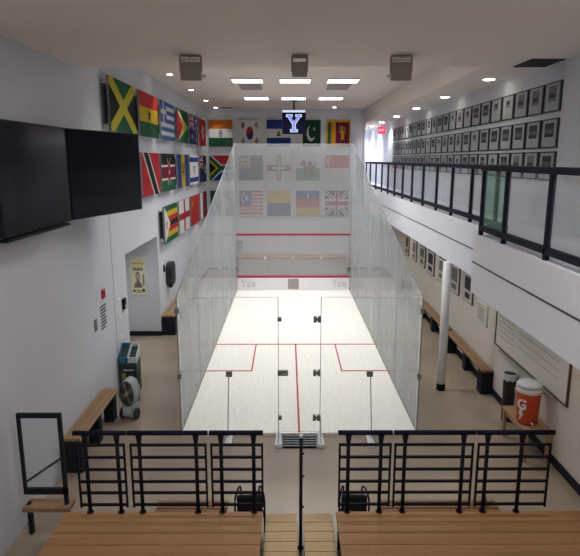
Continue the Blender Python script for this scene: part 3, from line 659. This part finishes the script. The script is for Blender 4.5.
for r in (.07, .11, .15, .19, .215):
    b.tube([(r * .58 * math.cos(2 * PI * k / 24), -.10, .45 + r * math.sin(2 * PI * k / 24)) for k in range(25)], .0035, 5)
for k in range(12): b.tube([(.04 * .58 * math.cos(k * PI / 6), -.105, .45 + .04 * math.sin(k * PI / 6)), (.215 * .58 * math.cos(k * PI / 6), -.10, .45 + .215 * math.sin(k * PI / 6))], .003, 5)
fanpart(b).done('guard_grille', 'dsteel', t)
b = MB(); ydisc(b, .05, -.115, -.09, .45); ydisc(b, .02, -.12, -.115, .45); fanpart(b).done('hub', 'grey', t)
b = MB()
for k in range(4):
    a = k * PI / 2 + .4
    b.prism([(.58 * r * math.cos(a + d), .45 + r * math.sin(a + d)) for r, d in ((.05, -.3), (.20, -.25), (.20, .35), (.05, .3))], 'Y', -.094, -.0905)
fanpart(b).done('blade_set', 'dsteel', t)
fanpart(MB().box(-.10, -.10, .05, .10, .12, .24)).done('base_box', 'grey', t, bevel=.02)
fanpart(MB().box(-.07, -.108, .11, .06, -.10, .22)).done('control_panel', 'lgrey', t)
for sx in (-1, 1):
    for yy in (-.03,):
        b = MB(); b.prism([(yy + .09 * math.cos(2 * PI * k / 20), .09 + .09 * math.sin(2 * PI * k / 20)) for k in range(20)], 'X', sx * .105, sx * .14); fanpart(b).done('wheel', 'rubber', t)
fanpart(MB().tube([(-.10, .12, .24), (-.10, .16, .72), (.10, .16, .72), (.10, .12, .24)], .009, 8)).done('carry_handle', 'black', t)

# ------------------------------------------------------------ right wall, lower: pictures, whiteboard, bin, table, cooler
def rw(name, label, cat, y, z, group=None): return thing(name, label, cat, (XR, y, z), -PI / 2, group)
LP = [(17.5, 1.22, .52, .62, 'farthest from the whiteboard', 'ink'), (16.5, 1.22, .55, .60, 'beside the farthest one', 'inkg'), (15.56, 1.24, .66, .56, 'third from the far end', 'inkg'), (14.65, 1.22, .70, .60, 'dark one just left of the pillar', 'ink'),
      (13.57, 1.24, .56, .57, 'directly behind the pillar', 'inkg'), (12.51, 1.23, .68, .62, 'just right of the pillar', 'inkg'), (11.54, 1.25, .62, .60, 'second right of the pillar', 'ink'), (10.63, 1.06, .58, .40, 'small pale one next to the whiteboard', 'matb')]
for y, z, wd, h, s, im in LP:
    t = rw('framed_picture', f'framed picture on the lower right wall, {s}', 'picture', y, z, 'framed pictures under the balcony')
    MB().box(0, -.03, 0, wd, 0, h).done('frame', 'framew' if im != 'matb' else 'lgrey', t, bevel=.004)
    MB().box(.02, -.033, .02, wd - .02, -.03, h - .02).done('mount_board', 'matl', t)
    b = MB()
    if im == 'matb':
        for i in range(5): b.box(.12, -.035, .08 + i * .05, wd - .12 - .03 * (i % 2), -.033, .095 + i * .05)
        b.done('printed_text', 'inkg', t)
    else:
        b.box(.12, -.035, .26, wd - .12, -.033, h - .07); b.box(.16, -.035, .08, wd - .16, -.033, .20)
        b.done('photograph', im, t)
t = rw('whiteboard', 'whiteboard with handwritten lines on the wall under the balcony', 'whiteboard', 9.56, .93)
MB().box(0, -.02, 0, 2.6, 0, 1.0).done('writing_surface', 'board', t)
b = MB(); b.box(-.02, -.035, -.02, 0, 0, 1.02); b.box(2.6, -.035, -.02, 2.62, 0, 1.02); b.box(0, -.035, 1.0, 2.6, 0, 1.02); b.box(0, -.035, -.02, 2.6, 0, 0)
b.done('frame', 'framew', t); MB().box(.3, -.09, -.035, 2.3, -.02, -.02).done('pen_tray', 'steel', t)
b = MB(); rr = random.Random(4)
for i in range(9):
    z = .88 - i * .085; x = .10
    while x < .75:
        L_ = rr.uniform(.04, .12); b.tube([(x, -.022, z), (x + L_ * .5, -.022, z + rr.uniform(-.015, .015)), (x + L_, -.022, z)], .004, 4); x += L_ + .04
for i in range(6): b.tube([(.9, -.022, .85 - i * .12), (2.3, -.022, .85 - i * .12)], .003, 4)
b.done('handwriting', 'inkg', t)
t = thing('waste_bin', 'tall black waste bin with a grey liner against the right wall', 'waste bin', (3.37, 8.55, FZ))
MB().lathe([(.085, 0), (.100, .76), (.108, .78), (.104, .79)], 24).done('bin_body', 'rubber', t)
b = MB(); n = 24; prof = [(.106, .70), (.112, .79), (.112, .805), (.100, .805), (.092, .72)]
rings = [[b.bm.verts.new(((r + .004 * (k % 3)) * math.cos(2 * PI * k / n), (r + .004 * (k % 3)) * math.sin(2 * PI * k / n), z + .015 * ((k * 7) % 3 - 1) * (z < .705))) for k in range(n)] for r, z in prof]
for A, B in zip(rings, rings[1:]):
    for k in range(n): b.bm.faces.new((A[k], A[(k + 1) % n], B[(k + 1) % n], B[k])).smooth = True
b.done('liner_bag', 'lgrey', t)
t = thing('wooden_table', 'small light wooden table under the orange drinks cooler', 'table', (3.28, 7.64, FZ), 0)
MB().box(-.19, -.42, .43, .19, .42, .47).done('table_top', 'bench', t, bevel=.006)
for sx, sy in ((-.16, .38), (.16, .38), (-.16, -.38), (.16, -.38)): MB().box(sx - .025, sy - .025, 0, sx + .025, sy + .025, .43).done('leg', 'bench', t, bevel=.003)
for sx in (-.165, .155): MB().box(sx, -.355, .36, sx + .01, .355, .43).done('apron', 'bench', t)
t = thing('drinks_cooler', 'orange drinks cooler with a white G on the wooden table', 'cooler', (3.23, 7.52, FZ + .47))
MB().lathe([(.13, 0), (.145, .02), (.165, .45), (.165, .46)], 32).done('cooler_body', 'orange', t)
MB().lathe([(.168, .46), (.172, .48), (.172, .52), (.168, .53)], 32).done('white_collar', 'white_plastic', t)
MB().lathe([(.170, .53), (.170, .575), (.155, .595), (.04, .60)], 32).done('lid', 'lgrey', t)
MB().tube([(-.18, 0, .42), (-.20, 0, .5), (-.18, 0, .56)], .010, 8).done('side_handle', 'white_plastic', t)
def wrap(o, r, a0):
    for v in o.data.vertices:
        a = a0 + v.co.x / r; rad = r - v.co.y
        v.co = Vector((rad * math.sin(a), -rad * math.cos(a), v.co.z))
g = text_part('brand_letter', text_mesh('G', .20, .003, .006), 'white_plastic', t, (0, 0, .30)); wrap(g, .163, -.95)
me = MB().prism([(-.02, .02), (.03, .02), (.01, -.05), (.04, -.05), (-.03, -.16), (-.01, -.07), (-.04, -.07)], 'Y', -.003, .003).done('lightning_bolt', 'white_plastic', t, (0, 0, .22)); wrap(me, .158, -.95)
MB().tube([(0, -.15, .05), (0, -.19, .05), (0, -.19, .02)], .012, 8).done('tap', 'white_plastic', t)

# ------------------------------------------------------------ upper corridor: framed photographs
def pic(variant):
    t = thing('framed_photograph', 'x', 'framed photograph', (0, 0, 0), -PI / 2, 'rows of framed team photographs in the upper corridor')
    wd, h = .48, .40
    MB().box(0, -.025, 0, wd, 0, h).done('frame', 'frame', t)
    MB().box(.035, -.028, .022, wd - .035, -.025, h - .022).done('mount_board', 'matb', t)
    x0, x1, z0, z1 = [(.10, .38, .15, .34), (.13, .35, .17, .34), (.12, .36, .14, .35), (.16, .32, .20, .31)][variant]
    MB().box(x0, -.030, z0, x1, -.028, z1).done('photo', ['ink', 'ink', 'inkg', 'inkg'][variant], t)
    b = MB()
    for i in range(6): b.box(x0 + .02 + i * (x1 - x0 - .04) / 6, -.0315, z0 + .05, x0 + .045 + i * (x1 - x0 - .04) / 6, -.030, z0 + .10 + .015 * (i % 2))
    b.done('team_figures', 'inkg' if variant < 2 else 'ink', t)
    return t
protos = [pic(v) for v in range(4)]; used = [False] * 4
rr = random.Random(11)
NC = 23
for ri, (z, rn) in enumerate(((4.73, 'top'), (4.245, 'middle'), (3.80, 'bottom'))):
    for c in range(NC):
        y = 7.93 + .54 * c
        v = rr.choice([0, 0, 1, 2, 3]) if c > 2 else rr.choice([0, 2])
        lab = f'framed team photograph in the {rn} row, {ORD[c]} column from the near end'
        y1 = y + .48
        if not used[v]:
            used[v] = True; protos[v].location = (XR, y1, z); protos[v]['label'] = lab
        else: dup(protos[v], (XR, y1, z), None, lab)
t = thing('exit_sign', 'red EXIT sign hanging from the corridor ceiling', 'exit sign', (3.06, 20.2, 5.4))
MB().box(-.12, 0, -.44, .12, .05, -.20).done('sign_box', 'exitr', t)
text_part('lettering', text_mesh('EXIT', .12, .002), 'exitw', t, (0, -.004, -.32), .72)
MB().tube([(0, .025, -.20), (0, .025, 0)], .012, 6).done('drop_rod', 'white_plastic', t)
t = thing('sensor_unit', 'small dark device on the white end wall of the corridor', 'wall device', (2.75, 26, 4.2))
MB().box(0, -.08, 0, .10, 0, .3).done('housing', 'dsteel', t, bevel=.01)

# ------------------------------------------------------------ balcony railing
t = thing('balcony_railing', 'black balcony railing with glass panels along the set-back edge', 'railing', (2.71, 0, 3.12))
MB().box(-.04, 7.5, .83, .04, 21.35, .90).done('top_rail', 'navy', t, bevel=.01)
MB().box(-.025, 7.5, .06, .025, 21.35, .13).done('bottom_rail', 'navy', t)
py = [7.9, 9.0, 10.08, 11.13, 12.25, 13.35, 14.45, 15.55, 16.6, 17.7, 18.9, 20.2, 21.3]
for y in py: MB().box(-.022, y - .03, 0, .022, y + .03, .83).done('post', 'navy', t)
for a, b_ in zip(py, py[1:]): MB().box(-.005, a + .04, .14, .005, b_ - .04, .82).done('glass_panel', 'g_rail', t)
t = thing('balcony_railing', 'black balcony railing with glass panels along the projecting near edge', 'railing', (2.36, 0, 3.12))
MB().box(-.04, 2.2, .83, .04, 7.48, .90).done('top_rail', 'navy', t, bevel=.01)
MB().box(-.025, 2.2, .06, .025, 7.44, .13).done('bottom_rail', 'navy', t)
py = [7.42, 6.62, 5.5, 4.4, 3.3, 2.3]
for y in py: MB().box(-.025, y - .025, 0, .025, y + .025, .83).done('post', 'navy', t)
for i, (a, b_) in enumerate(zip(py, py[1:])): MB().box(-.005, b_ + .04, .14, .005, a - .04, .82).done('glass_panel', 'g_railg' if i == 0 else 'g_rail', t, label='green tinted glass panel' if i == 0 else None)
MB().box(.0, 7.40, .83, .35, 7.47, .90).box(.0, 7.42, .06, .35, 7.46, .13).done('return_rail', 'navy', t)

# ------------------------------------------------------------ front: bleacher tier, railings, chairs
def tier(name, label, x0, x1, y0, y1, z1, m_, cat='bleacher'):
    t = thing(name, label, cat, ((x0 + x1) / 2, y1, FZ), 0)
    w2 = (x1 - x0) / 2; D = y1 - y0; nb = max(2, int(D / .16))
    for i in range(nb): MB().box(-w2, -D + i * D / nb + .004, z1 - FZ - .035, w2, -D + (i + 1) * D / nb - .004, z1 - FZ).done('tread_board', m_, t, bevel=.003)
    MB().box(-w2 + .02, -.05, 0, w2 - .02, -.03, z1 - FZ - .036).done('riser', 'base', t)
    MB().box(-w2 + .02, -D + .02, 0, w2 - .02, -D + .04, z1 - FZ - .036).done('riser', 'base', t)
    return t
tier('bleacher_tier', 'brown timber bleacher tier left of the aisle', -2.55, -.44, 4.2, 5.46, .40, 'tier')
tier('bleacher_tier', 'brown timber bleacher tier right of the aisle', .34, 3.3, 4.2, 5.46, .40, 'tier')
tier('aisle_step', 'light timber step left of the aisle handrail post', -.42, -.075, 4.6, 5.72, .20, 'tierl', 'step')
tier('aisle_step', 'light timber step right of the aisle handrail post', -.0, .32, 4.6, 5.72, .20, 'tierl', 'step')
def slat_bench(label, x0, x1):
    t = thing('low_slatted_bench', label, 'seat', ((x0 + x1) / 2, 5.60, FZ), 0, 'low slatted benches beyond the railing')
    w2 = (x1 - x0) / 2
    for i in range(4): MB().box(-w2, -.125 + i * .055, .40, w2, -.085 + i * .055, .43).done('slat', 'tier', t, bevel=.003)
    for s in (-1, 1):
        MB().box(s * (w2 - .05) - .02, -.10, .37, s * (w2 - .05) + .02, .10, .40).done('cross_bearer', 'black', t)
        MB().box(s * (w2 - .05) - .02, .04, 0, s * (w2 - .05) + .02, .08, .37).done('leg', 'black', t)
slat_bench('slatted brown seat beyond the railing left of the left chair', -1.60, -.83)
slat_bench('slatted brown seat beyond the railing right of the right chair', .84, 2.12)
def railing(x0, x1, v0, v1, p0, p1, label):
    cx_ = (x0 + x1) / 2; t = thing('guard_railing', label, 'railing', (cx_, 5.45, .40), 0, 'guard railing sections before the bleachers')
    MB().tube([(x0 - cx_, 0, .915), (x1 - cx_, 0, .915)], .026, 14).done('handrail', 'navy', t)
    for p in (p0, p1):
        MB().tube([(p - cx_, 0, 0), (p - cx_, 0, .80)], .020, 12).done('post', 'black', t)
        MB().tube([(p - cx_, 0, .80), (p - cx_, 0, .89)], .020, 12, True, .034).done('post_bracket', 'black', t)
        MB().lathe([(.036, 0), (.036, .01)], 14).done('floor_flange', 'black', t, (p - cx_, 0, 0))
    for z in (1.18, 1.04, .90, .76, .63, .49): MB().box(v0 - cx_, -.012, z - .412, v1 - cx_, .012, z - .388).done('crossbar', 'black', t)
    for v in (v0, v1): MB().box(v - cx_ - .010, -.010, .06, v - cx_ + .010, .010, .795).done('end_upright', 'black', t)
railing(-2.40, -1.855, -2.37, -1.88, -2.28, -1.95, 'narrow black guard railing at the far left beside the slatted bench')
railing(-1.84, -1.005, -1.81, -1.03, -1.72, -1.13, 'wide black guard railing in front of the left glass corner')
railing(-.99, -.43, -.97, -.44, -.87, -.53, 'black guard railing just left of the central aisle')
railing(.35, .915, .37, .90, .46, .80, 'black guard railing just right of the central aisle')
railing(.93, 1.775, .95, 1.76, 1.05, 1.66, 'wide black guard railing in front of the right glass corner')
railing(1.79, 2.60, 1.82, 2.57, 1.91, 2.27, 'black guard railing at the far right before the cooler')
t = thing('handrail_post', 'single black post standing in the central aisle', 'post', (-.035, 5.45, FZ))
MB().tube([(0, 0, 0), (0, 0, 1.30)], .018, 12).done('post', 'black', t)
MB().tube([(0, 0, 1.30), (0, 0, 1.33)], .020, 12).done('cap', 'lgrey', t, label='pale cap')
for z in (1.12, .86, .50): MB().tube([(-.005, 0, z), (.035, 0, z)], .010, 8).done('latch_knob', 'black', t)
MB().lathe([(.035, 0), (.035, .012)], 14).done('floor_flange', 'black', t)
def chair(x, y, rz, label):
    t = thing('armchair', label, 'chair', (x, y, FZ), rz, 'black spectator chairs before the railing')
    MB().box(-.145, -.025, .24, .145, .02, .46).done('backrest', 'fabric', t, bevel=.03)
    MB().box(-.10, .02, .20, .10, .30, .25).done('seat', 'fabric', t, bevel=.02)
    for s in (-1, 1):
        X = s * .165
        arc = [(X - s * .03 * (1 - math.cos(a)), .10 - .13 * math.cos(a), .38 + .09 * math.sin(a)) for a in [k * PI / 10 for k in range(11)]]
        MB().tube([(X, -.03, 0)] + arc + [(X - s * .06, .23, 0)], .011, 10).done('arm_loop', 'black', t)
        MB().tube([(X, -.03, .21), (X - s * .06, .23, .21)], .009, 8).done('side_rail', 'black', t)
    MB().tube([(-.165, -.03, .21), (.165, -.03, .21)], .009, 8).done('cross_rail', 'black', t)
chair(-.60, 5.74, .05, 'low black armchair beyond the railing left of the aisle')
chair(.57, 5.74, -.05, 'low black armchair beyond the railing right of the aisle')
t = thing('water_bottle', 'small blue bottle on the slatted seat at the right', 'bottle', (1.98, 5.60, FZ + .43))
MB().lathe([(.022, 0), (.024, .01), (.024, .07), (.012, .09)], 14).done('bottle_body', 'blue', t); MB().lathe([(.012, .09), (.012, .105)], 12).done('cap', 'white_plastic', t)
# glass guard panel at the far left
t = thing('glass_guard_panel', 'glass guard panel in a black frame at the left wall', 'glass panel', (-2.68, 5.72, FZ))
b = MB(); b.box(-.42, -.02, 1.40, .06, .02, 1.45); b.box(-.42, -.02, .49, .06, .02, .56); b.box(.02, -.02, .38, .06, .02, 1.40); b.box(-.42, -.02, .56, -.39, .02, 1.40)
b.done('frame', 'base', t)
MB().box(-.39, -.005, .56, .02, .005, 1.40).done('glass_pane', 'g_rail', t)
MB().tube([(.03, .03, .92), (-.40, .03, .62)], .014, 8).done('diagonal_brace', 'black', t)
MB().box(-.42, -.10, .32, .10, .10, .37).done('timber_ledge', 'bench2', t, bevel=.006)
for x in (-.38, .04): MB().box(x - .02, -.03, 0, x + .02, .03, .38).done('leg', 'base', t)
